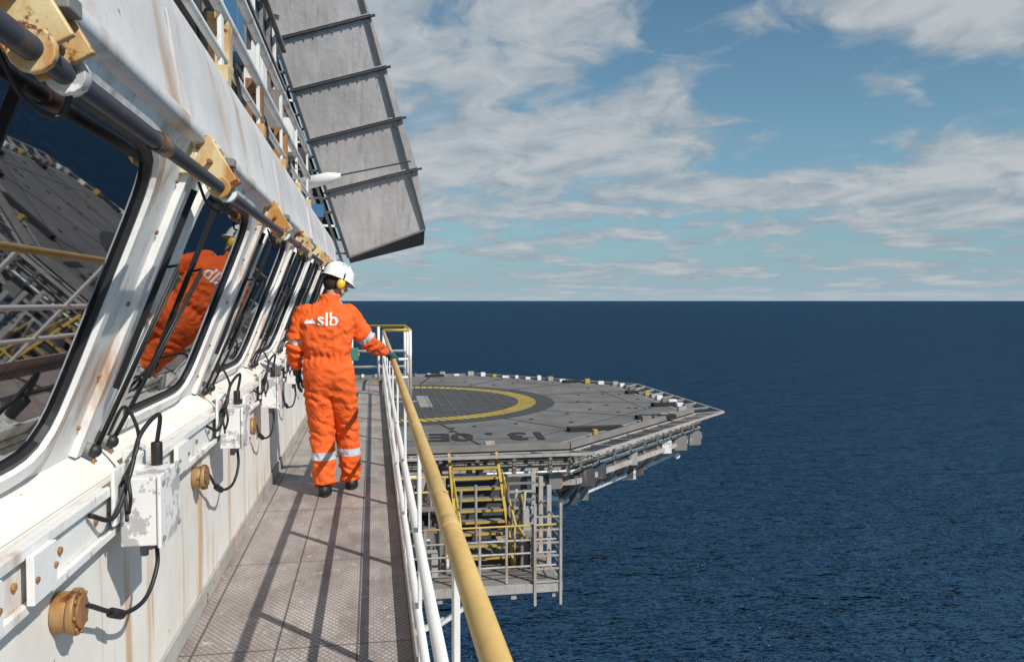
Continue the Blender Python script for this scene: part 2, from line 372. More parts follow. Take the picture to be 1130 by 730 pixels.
# ---------------------------------------------------------------- pole
k=B();PX,PZ=-.50,1.945
k.tube([(PX,Y0,PZ),(PX,Y1-.6,PZ)],.0195,'pole',16)
for y in(2.05,5.6,9.1):k.tube([(PX,y-.05,PZ),(PX,y+.05,PZ)],.024,'pole',16)
k.build('washing_guide_pole')
for y in(-.4,1.38,2.86,4.66,6.42,8.2,9.98,11.76):
    k=B()
    k.bx(-.62,-.575,y-.10,y+.10,1.985,2.12,'bracket')
    k.beam((-.578,y-.045,2.10),(-.49,y-.045,1.95),.016,.10,'bracket',up=(1,0,0));k.beam((-.578,y+.045,2.10),(-.49,y+.045,1.95),.016,.10,'bracket',up=(1,0,0))
    k.bx(-.575,-.485,y-.033,y+.033,1.975,2.02,'bracket')
    k.tube([(PX,y-.075,PZ),(PX,y-.058,PZ)],.036,'bracket',14);k.tube([(PX,y+.058,PZ),(PX,y+.09,PZ)],.034,'peel',14)
    for dy in(-.08,.08):
        for z in(2.01,2.10):k.tube([(-.576,y+dy,z),(-.560,y+dy,z)],.013,'rust',6)
    k.tube([(-.53,y-.08,2.03),(-.53,y+.08,2.03)],.009,'rust',8)
    k.bx(-.53,-.46,y-.03,y+.03,2.022,2.05,'steel')
    k.tube(cr([(-.49,y+.07,1.93),(-.52,y+.09,1.88),(-.56,y+.05,1.90),(-.58,y,1.97)]),.006,'black',6)
    k.build('pole_bracket',bevel=.004)
# ---------------------------------------------------------------- upper railing
k=B()
for x,z,r in((-.72,2.98,.028),(-.72,3.25,.028),(-.72,2.76,.02)):k.tube([(x,Y0,z),(x,9.5,z)],r,'white')
for i in range(10):
    y=-2.4+i*1.3;k.beam((-.72,y,2.64),(-.72,y,3.26),.07,.02,'white',up=(1,0,0));k.bx(-.78,-.68,y-.05,y+.05,2.62,2.70,'bracket')
k.bx(-.80,-.66,3.5,3.62,2.85,3.3,'rust')
for y in(4.2,5.4,6.9):k.bx(-.80,-.70,y,y+.12,2.7,3.0,random.choice(['bracket','rust']));k.tube(cr([(-.75,y,2.9),(-.70,y+.2,2.75),(-.74,y+.6,2.72)]),.012,'black',6)
k.build('upper_deck_railing',bevel=.002)
# ---------------------------------------------------------------- wind deflector
def Lp(s):return Vector((-.4-.518*s,14,2.3+1.6*s))
def Rp(s):
    q=min(1,s/.69);return Lp(s)+Vector((1.28+.22*q+.03*s,-.3,.47-.09*q))
bk=Vector((.03,.75,-.20))
k=B();ss=[0,.69,1.22,1.74,2.26,2.8,3.3]
nrm=(Rp(1)-Lp(1)).cross(Lp(2)-Lp(1)).normalized()
if nrm.y>0:nrm=-nrm
for a_,b_ in zip(ss[:-1],ss[1:]):
    k.add([Lp(a_),Rp(a_),Rp(b_),Lp(b_)],[(0,1,2,3)],'alu')
T=ss[-1]
k.add([Rp(0),Rp(T),Rp(T)+bk,Rp(0)+bk],[(0,1,2,3)],'steel')
k.add([Lp(0),Lp(T),Lp(T)+bk*.4,Lp(0)+bk*.4],[(0,1,2,3)],'steel')
k.add([Lp(T)+bk*.4,Rp(T)+bk,Rp(0)+bk,Lp(0)+bk*.4],[(0,1,2,3)],'steel')
k.add([Lp(0),Rp(0),Rp(0)+bk,Lp(0)+bk*.4],[(0,1,2,3)],'dark')
for s_ in ss[1:-1]:
    d=(Rp(s_)-Lp(s_)).normalized();k.beam(Lp(s_)-d*.05+nrm*.04,Rp(s_)+d*.08+nrm*.04,.03,.06,'dark',up=nrm)
    k.beam(Lp(s_)-d*.02+nrm*.03+Vector((0,0,.045)),Rp(s_)+nrm*.03+Vector((0,0,.045)),.02,.05,'alu',up=nrm)
    for f in range(1,10): k.ell(Lp(s_).lerp(Rp(s_),f/10)+nrm*.01-Vector((0,0,.10)),(.014,.014,.014),'steel',nu=6,nv=4)
k.beam(Rp(0)+nrm*.01,Rp(T)+nrm*.01,.04,.05,'dark',up=nrm);k.beam(Lp(0)+nrm*.02,Lp(T)+nrm*.02,.05,.07,'dark',up=nrm)
k.beam(Lp(0)+nrm*.02,Rp(0)+nrm*.02,.03,.05,'steel',up=nrm)
k.build('wind_deflector_panel',weld=False)
k=B()
o=Vector((-.14,-.05,.0))
for oo,c in((o,'dark'),(o*2,'steel'),(o*3,'dark'),(o*5,'sgrey')):k.beam(Lp(-.15)+oo,Lp(3.1)+oo,.05,.05,c)
for i in range(22):
    s_=-.1+i*.145;k.beam(Lp(s_)+o*5,Lp(s_)+Vector((-.03,0,0)),.035,.035,'dark' if i%3 else 'white')
    if i%2==0:k.bx(*(lambda p:(p.x-.16,p.x+.05,p.y-.1,p.y+.1,p.z-.1,p.z+.12))(Lp(s_)+o*(1.5+i%4)),random.choice(['blue','steel','dark','dark','sgrey']))
k.add([Lp(.2)+o*.5+Vector((0,.2,0)),Lp(3.1)+o*.5+Vector((0,.2,0)),Lp(3.1)+o*4+Vector((0,.2,0)),Lp(.2)+o*4+Vector((0,.2,0))],[(0,1,2,3)],'dark')
for i in range(5):
    s_=.1+i*.6;k.beam(Lp(s_)+o*3,(-1.45,13.1,max(2.75,Lp(s_).z-.3)),.07,.07,'dark')
k.build('deflector_support_frame')
k=B();c0=Vector((-1.15,12.2,3.25));c1=Vector((-.45,12.0,3.40))
k.tube([c0,c0.lerp(c1,.75),c1],[.10,.085,.03],'white_clean',16);k.beam(c1,c1+Vector((1.0,-.3,.18)),.02,.02,'dark');k.tube([c0,c0+Vector((-.5,.0,-.1))],.05,'dark')
k.build('searchlight')
# ---------------------------------------------------------------- junction boxes, cables, wipers
def jbox(y,s=1.0,z=.88):
    k=B();x=-.813
    k.bx(x-.0,x+.012,y-.17*s,y+.19*s,z-.02,z+.16*s,'white')
    k.bx(x+.012,x+.125*s,y-.12*s,y+.12*s,z-.10*s,z+.12*s,'peel')
    k.bx(x+.125*s,x+.137*s,y-.128*s,y+.128*s,z-.108*s,z+.128*s,'peel')
    for dy in(-.1,.1):
        for dz in(-.08,.1):k.tube([(x+.137*s,y+dy*s,z+dz*s),(x+.145*s,y+dy*s,z+dz*s)],.009,'steel',8)
    for dy in(-.07,.0,.07):k.tube([(x+.07*s,y+dy*s,z-.145*s),(x+.07*s,y+dy*s,z-.10*s)],.014*s,'steel',8)
    k.tube([(x+.07*s,y+.10*s,z+.11*s),(x+.07*s,y+.10*s,z+.20*s)],.019*s,'black',10)
    k.bx(x-.052,x-.002,y+.13*s,y+.24*s,z+.02,z+.17,'white')
    k.build('junction_box',bevel=.006)
    k=B();q=.0075
    fz=z-.17;fy=y-.47*s
    k.tube(cr([(x+.07,y+.07*s,z-.13*s),(x+.075,y+.06,z-.22),(x+.06,y-.02,z-.30),(x+.03,y-.12,z-.31),(x+.01,y-.24,z-.26),(-.80,fy+.04,fz),(-.815,fy,fz)]),q,'black',8)
    k.tube(cr([(x+.07,y+.10*s,z+.19*s),(x+.09,y+.06,z+.30*s),(x+.06,y-.06,z+.25*s),(x+.05,y-.14,z+.14*s),(x+.03,y-.24,z+.03),(x-.01,y-.33,z+.06)]),q,'black',8)
    k.tube(cr([(x+.02,y-.14,z+.10),(x+.06,y-.10,z+.21),(x+.04,y-.02,z+.27),(x-.02,y+.05,z+.33),W(y+.14,-.02,.05)]),q*.8,'black',8)
    k.tube(cr([(x+.05,y-.16,z+.02),(x+.07,y-.21,z+.08),(x+.05,y-.17,z+.14),(x+.03,y-.12,z+.08),(x+.05,y-.18,z+.0)]),q*.8,'black',8)
    k.tube([(x+.022,y-.16,z-.302),(x+.012,y-.225,z-.27)],.016,'black',10)
    k.build('cable_loop')
    k=B()
    k.tube([(-.866,fy,fz),(-.825,fy,fz)],.056*s,'brass',24);k.tube([(-.824,fy,fz),(-.806,fy,fz)],.064*s,'brass',24);k.tube([(-.805,fy,fz),(-.797,fy,fz)],.046*s,'rust',20)
    for j in range(8):
        t=j*math.pi/4;k.tube([(-.806,fy+.054*s*math.cos(t),fz+.054*s*math.sin(t)),(-.799,fy+.054*s*math.cos(t),fz+.054*s*math.sin(t))],.007,'rust',6)
    k.build('cable_gland_flange',bevel=.002)
for y,s in((2.82,1.0),(4.5,.95),(6.1,.95),(7.8,.95),(9.5,.95),(.95,1.0)):jbox(y,s)
def wiper(y,dy,yo):
    k=B()
    a=W(y,-.06,.05)
    k.tube([W(y,-.06,-.0),a],.022,'steel',12);k.ell(a,(.024,.024,.024),'black')
    e=W(y+dy,.62,.075);e2=W(y+dy+.04,.60,.075)
    k.tube([a,e],.005,'black',8);k.tube([a+Vector((0,.035,0)),e2],.004,'black',8)
    k.beam(W(y+dy+yo,.15,.028),W(y+dy+yo,.88,.028),.010,.020,'black',up=nv)
    k.tube([e,W(y+dy+yo,.60,.04)],.005,'black',8)
    k.tube([a,W(y-.02,-.22,.10)],.006,'rust',8)
    k.build('window_wiper')
for w in wins[1:]:
    wiper(w-.10,.22,.05); wiper(w-.28,.03,.02) if w>2 else None
for y,z,s in((1.75,.905,.12),(3.55,.905,.1),(5.3,.905,.1),(2.1,.905,.07)):
    k=B();k.bx(-.813,-.795,y-s,y+s,z-.06,z+.06,'white_clean')
    for dy in(-1,1):k.tube([(-.795,y+dy*s*.8,z),(-.788,y+dy*s*.8,z)],.008,'rust',6)
    k.build('name_plate',bevel=.002)
k=B();k.tube(cr([(-.86,1.5,.60),(-.78,1.55,.66),(-.76,1.75,.66),(-.77,1.95,.65),(-.86,2.02,.58)]),.032,'white_clean',16)
k.build('grab_bar')
# ---------------------------------------------------------------- helideck
HC=Vector((.8,27.3));HZ=-1.88
def oc(R,i,z):a=math.radians(22.5+45*i);return Vector((HC.x+R*math.cos(a),HC.y+R*math.sin(a),z))
def op(r,a,z=HZ):return Vector((HC.x+r*math.cos(a),HC.y+r*math.sin(a),z))
def octr(R,a):
    ap=R*math.cos(math.radians(22.5));t=(a+math.pi/8)%(math.pi/4)-math.pi/8;return ap/math.cos(t)
k=B();R1=9.8
k.add([oc(R1,i,HZ) for i in range(8)]+[oc(R1,i,HZ-.35) for i in range(8)],[tuple(range(8)),tuple(range(8,16))]+[(i,(i+1)%8,8+(i+1)%8,8+i) for i in range(8)],'deck')
def annul(r0,r1,z,c,dash=None,n=96):
    vs=[];fs=[]
    for j in range(n):
        a=2*math.pi*j/n;a2=2*math.pi*(j+1)/n;o_=len(vs)
        vs+=[op(r0,a,z),op(r1,a,z),op(r1,a2,z),op(r0,a2,z)];fs.append((o_,o_+1,o_+2,o_+3))
    k.add(vs,fs,c)
annul(.01,5.35,HZ+.004,'deck_dark');annul(4.12,4.72,HZ+.008,'deck_yellow')
for j in range(110):
    a=2*math.pi*j/110;k.add([op(4.1,a,HZ+.012),op(4.1,a+.012,HZ+.012),op(4.76,a+.036,HZ+.012),op(4.76,a+.024,HZ+.012)],[(0,1,2,3)],'deck_dark')
for j in range(-12,13):
    q=j*.34;h_=math.sqrt(max(0,4.1**2-q*q))
    k.bx(HC.x+q-.010,HC.x+q+.010,HC.y-h_,HC.y+h_,HZ+.013,HZ+.022,'deck');k.bx(HC.x-h_,HC.x+h_,HC.y+q-.010,HC.y+q+.010,HZ+.023,HZ+.030,'deck')
for x0,x1,y0,y1 in((-1.1,-.7,-1.5,1.5),(.7,1.1,-1.5,1.5),(-.69,.69,-.2,.2)):
    k.bx(HC.x+x0,HC.x+x1,HC.y+y0,HC.y+y1,HZ+.004,HZ+.010,'deck_white')
for j in range(16):
    a=2*math.pi*(j+.5)/16;re=octr(R1,a)-.15;t=Vector((-math.sin(a),math.cos(a),0))*.04
    p=op(5.35,a,HZ+.004);q=op(re,a,HZ+.004);k.add([p-t,p+t,q+t,q-t],[(0,1,2,3)],'deck_seam')
for r in(8.4,):
    for i in range(8):
        p=oc(r,i,HZ+.006);q=oc(r,(i+1)%8,HZ+.006);p2=oc(r-.03,i,HZ+.006);q2=oc(r-.03,(i+1)%8,HZ+.006);k.add([p,q,q2,p2],[(0,1,2,3)],'deck_seam')
for i in range(8):
    p=oc(R1-.35,i,HZ+.009);q=oc(R1-.35,(i+1)%8,HZ+.009);p2=oc(R1-.43,i,HZ+.009);q2=oc(R1-.43,(i+1)%8,HZ+.009)
    k.add([p,q,q2,p2],[(0,1,2,3)],'deck_white')
    k.beam(oc(R1+.02,i,HZ+.02),oc(R1+.02,(i+1)%8,HZ+.02),.10,.14,'steel')
    k.beam(oc(R1-.1,i,HZ-.55),oc(R1-.1,(i+1)%8,HZ-.55),.25,.4,'sgrey')
for j in range(96):
    a=2*math.pi*j/96+.01;re=octr(R1,a);p=op(re-.1,a,HZ+.06)
    w_=random.uniform(.05,.15)
    if (a>4.4 and a<5.6) and j%5: continue
    k.bx(p.x-w_,p.x+w_,p.y-.08,p.y+.08,HZ+.01,HZ+random.uniform(.08,.2),random.choice(['white_clean','steel','white_clean','sgrey']) if j%8 else 'yellow2')
for j in range(60):
    a=random.uniform(0,6.28);r=random.uniform(5.8,9);p=op(r,a,HZ);k.bx(p.x-.05,p.x+.05,p.y-.05,p.y+.05,HZ+.004,HZ+.02,'deck_seam')
for a,r,l in((-.95,8.6,1.5),(-.62,9.0,1.2),(-.3,9.0,.9),(.1,8.8,.7),(1.35,8.8,.8),(.6,9,.8)):
    p=op(r,a,HZ);k.beam(p-Vector((l/2,0,-.06)),p+Vector((l/2,.1,.06)),.28,.10,'deck_seam')
k.build('helideck',bevel=0)
hd=bpy.data.objects['helideck']
k=B();NR=.95
for i in range(8):
    p0,p1=oc(R1+.1,i,HZ-.12),oc(R1+.1,(i+1)%8,HZ-.12);q0,q1=oc(R1+NR,i,HZ-.02),oc(R1+NR,(i+1)%8,HZ-.02)
    for f in[ x/9 for x in range(10)]:
        k.beam(p0.lerp(q0,f),p1.lerp(q1,f),.06 if f in(0,1) else .012,.06 if f in(0,1) else .012,'sgrey' if f in (0,1) else 'dark')
    for j in range(33):
        t=j/32;w_=.07 if j%4==0 else .012;k.beam(p0.lerp(p1,t),q0.lerp(q1,t),w_,w_,'sgrey' if j%4==0 else 'dark')
k.build('safety_net',hd)
k=B()
for i in (5,6,7,0):
    A,A2=oc(R1+.25,i,HZ-.80),oc(R1+.25,(i+1)%8,HZ-.80);Bq,B2=oc(R1-1.2,i,HZ-.75),oc(R1-1.2,(i+1)%8,HZ-.75)
    C,C2=oc(R1-.45,i,HZ-1.45),oc(R1-.45,(i+1)%8,HZ-1.30)
    if i==6:
        C2=C.lerp(C2,.93);
    k.beam(A,A2,.10,.12,'sgrey');k.tube([C,C2],.10,'white',12);k.tube([C+Vector((0,0,.28)),C2+Vector((0,0,.28))],.035,'sgrey',8)
    k.add([A+Vector((0,0,.1)),A2+Vector((0,0,.1)),B2+Vector((0,0,.1)),Bq+Vector((0,0,.1))],[(0,1,2,3)],'steel')
    for j in range(9):
        t=(j+.3)/9;k.beam(A.lerp(A2,t),C.lerp(C2,t),.09,.09,'sgrey');k.tube([C.lerp(C2,t),Bq.lerp(B2,t)+Vector((0,0,.5))],.05,'steel',10)
        k.beam(A.lerp(A2,t)+Vector((0,0,.1)),A.lerp(A2,t)+Vector((0,0,.7)),.08,.08,'steel')
        k.tube([A.lerp(A2,t)+Vector((0,0,-.03)),C.lerp(C2,min(1,t+.1))],.04,'sgrey',8)
    for j in range(18):
        t=random.uniform(.02,.96);p=(C if j%2 else A).lerp(C2 if j%2 else A2,t);w_=random.uniform(.06,.22);k.bx(p.x-w_,p.x+w_,p.y-w_,p.y+w_,p.z-w_*.8,p.z+.25,random.choice(['peel','steel','dark','sgrey','dark']))
    k.tube([A+Vector((0,0,.25)),A2+Vector((0,0,.25))],.04,'white',8);k.tube([A+Vector((0,0,.42)),A2+Vector((0,0,.42))],.03,'steel',8)
e0=oc(R1,7,HZ-1.0);k.tube([e0+Vector((-1.6,-.8,-.1)),e0+Vector((-.2,.2,-.1))],.16,'white_clean',16);k.tube([e0+Vector((-2.6,-1.6,-.25)),e0+Vector((-1.7,-.9,.35))],.09,'white',12)
for x in(-7,-3):
    k.beam((x,14.6,-4.2),(x,36,-4.2),.35,.5,'white')
    for j in range(6):k.beam((x,16+j*3.2,-4.0),(x,17.6+j*3.2,-2.4),.18,.18,'white')
    k.beam((x,24,-4.2),(x,14.6,-10),.4,.4,'white')
k.build('support_structure',hd)
def text(s,loc,size,rot,mat,name,parent,sc=(1,1,1),off=.02):
    c=bpy.data.curves.new(name,'FONT');c.body=s;c.size=size;c.align_x='CENTER';c.align_y='CENTER';c.offset=size*off
    o=bpy.data.objects.new(name,c);COL.objects.link(o);dg=bpy.context.evaluated_depsgraph_get();me=bpy.data.meshes.new_from_object(o.evaluated_get(dg))
    bpy.data.objects.remove(o);me.materials.clear();me.materials.append(M[mat]);o=bpy.data.objects.new(name,me);COL.objects.link(o);o.location=loc;o.rotation_euler=rot;o.scale=sc
    if parent:o.parent=parent
    return o
text('13 . 0E',(2.9,19.9,HZ+.014),1.3,(0,0,math.radians(176)),'deck_seam','deck_lettering',hd,(.85,1.15,1),.035)
# ---------------------------------------------------------------- access stair platform
k=B();PZ2=-3.78;x0,x1,y0,y1=-.6,3.5,14.7,17.4
k.bx(x0,x1,y0,y1,PZ2-.08,PZ2,'steel')
k.beam((x0,y0,PZ2-.12),(x1,y0,PZ2-.12),.10,.16,'sgrey');k.beam((x1,y0,PZ2-.12),(x1,y1,PZ2-.12),.10,.16,'sgrey')
for z in(.3,.55,.8,1.08):
    k.tube([(x0,y0,PZ2+z),(x1,y0,PZ2+z),(x1,y1,PZ2+z)],.02,'yellow2' if z>1 else 'sgrey',10)
for x in[x0+i*.51 for i in range(9)]:k.beam((x,y0,PZ2),(x,y0,PZ2+1.08),.045,.045,'sgrey')
for y in(15.7,16.5,17.3):k.beam((x1,y,PZ2-.1),(x1,y,HZ-.3),.09,.09,'sgrey')
sx0,sx1=1.7,2.7;n=10
for i in range(n):
    t=i/(n-1);y=15.7+1.9*t;z=PZ2+.15+(HZ-PZ2-.25)*t;k.bx(sx0,sx1,y,y+.2,z,z+.04,'steel');k.bx(sx0,sx1,y-.03,y-.002,z+.0,z+.045,'yellow2')
for x in(sx0-.04,sx1+.04):
    k.beam((x,15.6,PZ2+.05),(x,17.8,HZ-.05),.06,.18,'yellow2')
    k.tube([(x,15.2,PZ2+.9),(x,17.0,HZ-.25)],.022,'yellow2',10)
    for t in(0,.4,.8):k.tube([(x,15.4+1.6*t,PZ2+.05+1.4*t),(x,15.4+1.6*t,PZ2+.95+.8*t)],.02,'yellow2',8)
k.bx(-.6,1.5,16.2,17.6,-2.75,-2.68,'steel')
for z in(.35,.65):k.tube([(-.6,16.2,-2.7+z),(1.5,16.2,-2.7+z)],.024,'yellow2',8)
for i in range(5):k.beam((-.5+i*.48,16.2,-2.7),(-.5+i*.48,16.2,-2.05),.045,.045,'yellow2' if i%2 else 'sgrey')
for i in range(10):k.beam((-.3+i*.2,16.15,-3.6),(-.3+i*.2,16.15,-2.75),.025,.025,'sgrey')
for i in range(56):
    x=random.uniform(-.4,3.3);y=random.uniform(15.3,17.2)
    if sx0-.2<x<sx1+.2 and y<17: continue
    z=PZ2+random.choice([0,.0,.0,.35,.8]);w_=random.uniform(.04,.17);k.bx(x-w_,x+w_,y-w_,y+w_,z,z+random.uniform(.15,.8),random.choice(['steel','sgrey','peel','dark','steel','dark']))
for i in range(20):
    x=random.uniform(-.4,3.4);k.tube([(x,random.uniform(15.4,17),PZ2-.3),(x,random.uniform(15.4,17),-2.2)],.03,random.choice(['steel','sgrey','dark']),8)
for i in range(8):
    z=PZ2+.3+i*.18;k.beam((2.85,16.9,z),(3.45,16.9,z),.03,.05,'sgrey' if i%2 else 'steel');k.beam((-.5,16.95,z),(1.6,16.95,z),.03,.05,'dark' if i%2 else 'steel')
k.bx(-.6,3.4,17.5,17.56,PZ2,HZ-.5,'dark')
for j in range(6): k.beam((3.0,y0-.05,PZ2+.0+j*.25),(3.5,y0-.05,PZ2+.0+j*.25),.03,.03,'sgrey')
for x in(3.0,3.5):k.beam((x,y0-.05,PZ2-.45),(x,y0-.05,PZ2+1.5),.05,.05,'sgrey')
k.tube([(2.72,15,PZ2+1.0),(3.1,15.6,PZ2+.4),(3.1,16.6,PZ2+1.2)],.03,'yellow2',8)
for x in(-.4,1.2,2.6,3.4):
    k.beam((x,y0,PZ2-.25),(x,y1+1,PZ2-.25),.10,.14,'sgrey')
k.beam((1.2,y0+.1,PZ2-.75),(2.0,y0+.1,PZ2-.25),.07,.07,'white');k.beam((-1.0,14.9,PZ2-1.6),(1.3,14.9,PZ2-.7),.09,.09,'white')
k.build('access_stair_platform',bevel=0)
# ---------------------------------------------------------------- worker
wk=empty('worker',(-.30,6.60,0))
def remesh(b,name,vox,mats,it=3,fac=.5,disp=None):
    ob=b.build(name+'_tmp',weld=False)
    md=ob.modifiers.new('r','REMESH');md.mode='VOXEL';md.voxel_size=vox
    sm=ob.modifiers.new('s','SMOOTH');sm.iterations=it;sm.factor=fac
    dg=bpy.context.evaluated_depsgraph_get();me=bpy.data.meshes.new_from_object(ob.evaluated_get(dg));me.name=name
    old=ob.data;bpy.data.objects.remove(ob);bpy.data.meshes.remove(old)
    me.materials.clear()
    for m in mats:me.materials.append(M[m])
    if disp:
        ns=[v.normal.copy() for v in me.vertices]
        for v,nn in zip(me.vertices,ns):v.co+=nn*disp(v.co)
    for p in me.polygons:p.use_smooth=True;p.material_index=0
    ob=bpy.data.objects.new(name,me);COL.objects.link(ob);ob.parent=wk;return ob
b=B()
b.rings([(.80,-.045,.02,.15,.10),(.86,-.05,.02,.20,.13),(.95,-.055,.01,.212,.142),(1.03,-.06,.01,.205,.135),(1.10,-.065,.01,.188,.122),(1.13,-.067,.01,.186,.12),(1.20,-.07,.015,.202,.132),(1.32,-.073,.02,.222,.142),(1.42,-.073,.03,.228,.140),(1.49,-.07,.04,.20,.12),(1.535,-.065,.05,.135,.095),(1.565,-.055,.055,.085,.085),(1.62,-.045,.065,.075,.078)],'orange')
LL=[(-.145,.01,.92),(-.135,.02,.75),(-.118,.05,.50),(-.105,.00,.28),(-.095,-.06,.075)]
RL=[(.045,.01,.92),(.060,.04,.75),(.078,.14,.50),(.095,.15,.28),(.11,.16,.075)]
b.tube(cr(LL,5),[.118]*1+[.118+(.086-.118)*i/20 for i in range(20)],'orange',20)
b.tube(cr(RL,5),[.116]*1+[.116+(.082-.116)*i/20 for i in range(20)],'orange',20)
LA=[(-.235,.04,1.475),(-.285,.03,1.36),(-.322,.02,1.20),(-.327,.06,1.10),(-.318,.10,1.02)]
RA=[(.095,.05,1.465),(.165,.06,1.37),(.262,.08,1.235),(.335,.135,1.175),(.398,.175,1.135)]
for A in(LA,RA):b.tube(cr(A,5),[.088-.036*i/20 for i in range(21)],'orange',18)
b.ell((-.23,.04,1.475),(.085,.085,.08),'orange');b.ell((.095,.05,1.465),(.085,.085,.08),'orange')
def segd(p,a,bb):
    a=Vector(a);bb=Vector(bb);t=max(0,min(1,(p-a).dot(bb-a)/(bb-a).length_squared));return (p-(a+(bb-a)*t)).length,t
def crease(p):
    d=0
    q=Vector((p.x*8,p.y*8,p.z*10));d+=(abs(noise.noise(q)))*-.026+.006
    q=Vector((p.x*18+3,p.y*18,p.z*24+p.x*22));d+=-abs(noise.noise(q))*.010
    if p.z<.95:
        k_=max(0,1-abs(p.z-.13)/.16)+.8*max(0,1-abs(p.z-.50)/.14)+.7*max(0,1-abs(p.z-.80)/.1)
        d+=.011*k_*math.sin(p.z*80+p.x*30+noise.noise(p*8)*4)
    k_=max(0,1-abs(p.z-1.12)/.06)*(1 if abs(p.x+.066)<.2 else 0); d+=.007*k_*math.sin(p.x*120+noise.noise(p*10)*3)-.010*k_
    if 1.14<p.z<1.4: d+=.006*math.sin(p.z*50+p.x*(40 if p.x<-.07 else -40)+noise.noise(p*6)*5)*max(0,1-abs(p.z-1.22)/.14)
    for A in(LA,RA):
        dd,t=segd(p,A[1],A[3])
        if dd<.12: d+=.009*math.sin(t*24+noise.noise(p*12)*4)*min(1,t*3)
    return d
body=remesh(b,'coverall',.0085,['orange','band'],3,.5,crease)
me=body.data
for p in me.polygons:
    c=p.center
    if c.z<.9 and .285<c.z<.345: p.material_index=1
    for A,r in((RA,(.40,.55)),(LA,(.40,.52))):
        d,t=segd(c,A[1],A[3])
        if d<.10 and r[0]<t<r[1] and (c.x>.18 or c.x<-.27): p.material_index=1
    if c.z>1.50 and (abs(c.x-.06)<.022 or abs(c.x+.20)<.022) and c.y>.02: p.material_index=1
bvh=BVHTree.FromPolygons([v.co.copy() for v in me.vertices],[tuple(p.vertices) for p in me.polygons])
def onback(o):
    mw=Matrix.Translation(o.location)@o.rotation_euler.to_matrix().to_4x4()@Matrix.Diagonal((*o.scale,1))
    o.data.transform(mw)
    bm=bmesh.new();bm.from_mesh(o.data);bmesh.ops.triangulate(bm,faces=bm.faces);bmesh.ops.subdivide_edges(bm,edges=bm.edges,cuts=3)
    bm.to_mesh(o.data);bm.free()
    for v in o.data.vertices:
        h=bvh.ray_cast(Vector((v.co.x,-1,v.co.z)),Vector((0,1,0)))
        if h[0]: v.co.y=h[0].y-.005
    o.location=(0,0,0);o.rotation_euler=(0,0,0);o.scale=(1,1,1)
o=text('slb',(-.055,-.2,1.415),.15,(math.radians(90),0,0),'logo','back_print',wk,off=.012);onback(o)
b=B()
b.add([(-.235,-.2,1.385),(-.155,-.2,1.385),(-.155,-.2,1.40),(-.18,-.2,1.43),(-.20,-.2,1.405),(-.215,-.2,1.42),(-.235,-.2,1.40)],[tuple(range(7))],'logo')
o=b.build('print_icon',wk);onback(o)
HR=Matrix.Translation((.005,.085,1.715))@Matrix.Rotation(math.radians(-62),4,'Z')@Matrix.Rotation(math.radians(-22),4,'X')
b=B()
b.ell((0,0,.02),(.076,.096,.105),'skin');b.ell((0,.035,-.055),(.055,.058,.062),'skin');b.ell((0,.062,-.085),(.028,.024,.024),'skin')
b.tube([(0,.088,.012),(0,.100,-.012),(0,.112,-.032)],[.010,.013,.015],'skin',10);b.ell((0,.098,-.036),(.018,.012,.009),'skin')
b.ell((0,.090,-.062),(.024,.010,.006),'skin');b.ell((0,.086,-.072),(.022,.010,.007),'skin');b.ell((0,.083,.024),(.045,.014,.010),'skin')
for sx in(-1,1):b.ell((sx*.045,.062,-.018),(.02,.02,.018),'skin');b.ell((sx*.078,-.005,-.005),(.008,.018,.03),'skin')
b.v=[tuple(HR@Vector(v)) for v in b.v]
b.tube([(-.05,.05,1.52),(-.025,.065,1.60),(-.005,.08,1.69)],[.066,.06,.06],'skin',16)
remesh(b,'head',.0055,['skin'],2)
b=B()
for sx in(-1,1):
    b.ell((sx*.030,.083,.006),(.011,.007,.007),'logo');b.ell((sx*.030,.0885,.006),(.005,.003,.005),'black')
    b.beam((sx*.048,.083,.026),(sx*.018,.094,.028),.006,.006,'hair')
b.ell((0,-.025,-.012),(.079,.080,.080),'hair');b.ell((0,.028,-.070),(.056,.058,.045),'hair')
b.v=[tuple(HR@Vector(v)) for v in b.v];b.build('hair_and_eyes',wk)
b=B();vs=[];nu=40;nvv=14
for i in range(nvv+1):
    ph=math.pi/2*i/nvv
    for j in range(nu):
        t=2*math.pi*j/nu;x=.108*math.cos(ph)**.85*math.cos(t);y=.134*math.cos(ph)**.85*math.sin(t);z=.125*math.sin(ph)
        rid=.007*math.exp(-(x/.022)**2)*math.sin(ph);vs.append((x,y,z+rid+.045))
fs=[(i*nu+j,i*nu+(j+1)%nu,(i+1)*nu+(j+1)%nu,(i+1)*nu+j) for i in range(nvv) for j in range(nu)];b.add(vs,fs,'helmet',True)
vs=[]
for r,z in((1.0,.045),(1.0,.040),(1.09,.030),(1.09,.026)):
    for j in range(nu):
        t=2*math.pi*j/nu;f=r+(.14 if r>1.05 else 0)*max(0,math.sin(t))**2;vs.append((.108*f*math.cos(t),.134*f*math.sin(t),z-(.012*max(0,math.sin(t)) if r>1.05 else 0)))
b.add(vs,[(i*nu+j,i*nu+(j+1)%nu,(i+1)*nu+(j+1)%nu,(i+1)*nu+j) for i in range(3) for j in range(nu)],'helmet',True)
for sx in(-1,1):
    for yy in(-.02,.0,.02):b.beam((sx*.070,yy-.0,.142),(sx*.055,yy,.155),.008,.006,'black')
b.tube([(0,-.125,.03),(0,-.132,.025)],.022,'black',12)
b.v=[tuple(HR@Vector(v)) for v in b.v];b.build('helmet',wk)
b=B()
for sx in(-1,1):
    b.ell((sx*.098,.0,-.012),(.027,.036,.045),'muff');b.ell((sx*.084,.0,-.012),(.014,.040,.049),'black')
    b.tube([(sx*.112,0,.01),(sx*.120,0,.05),(sx*.112,0,.075)],.006,'black',8)
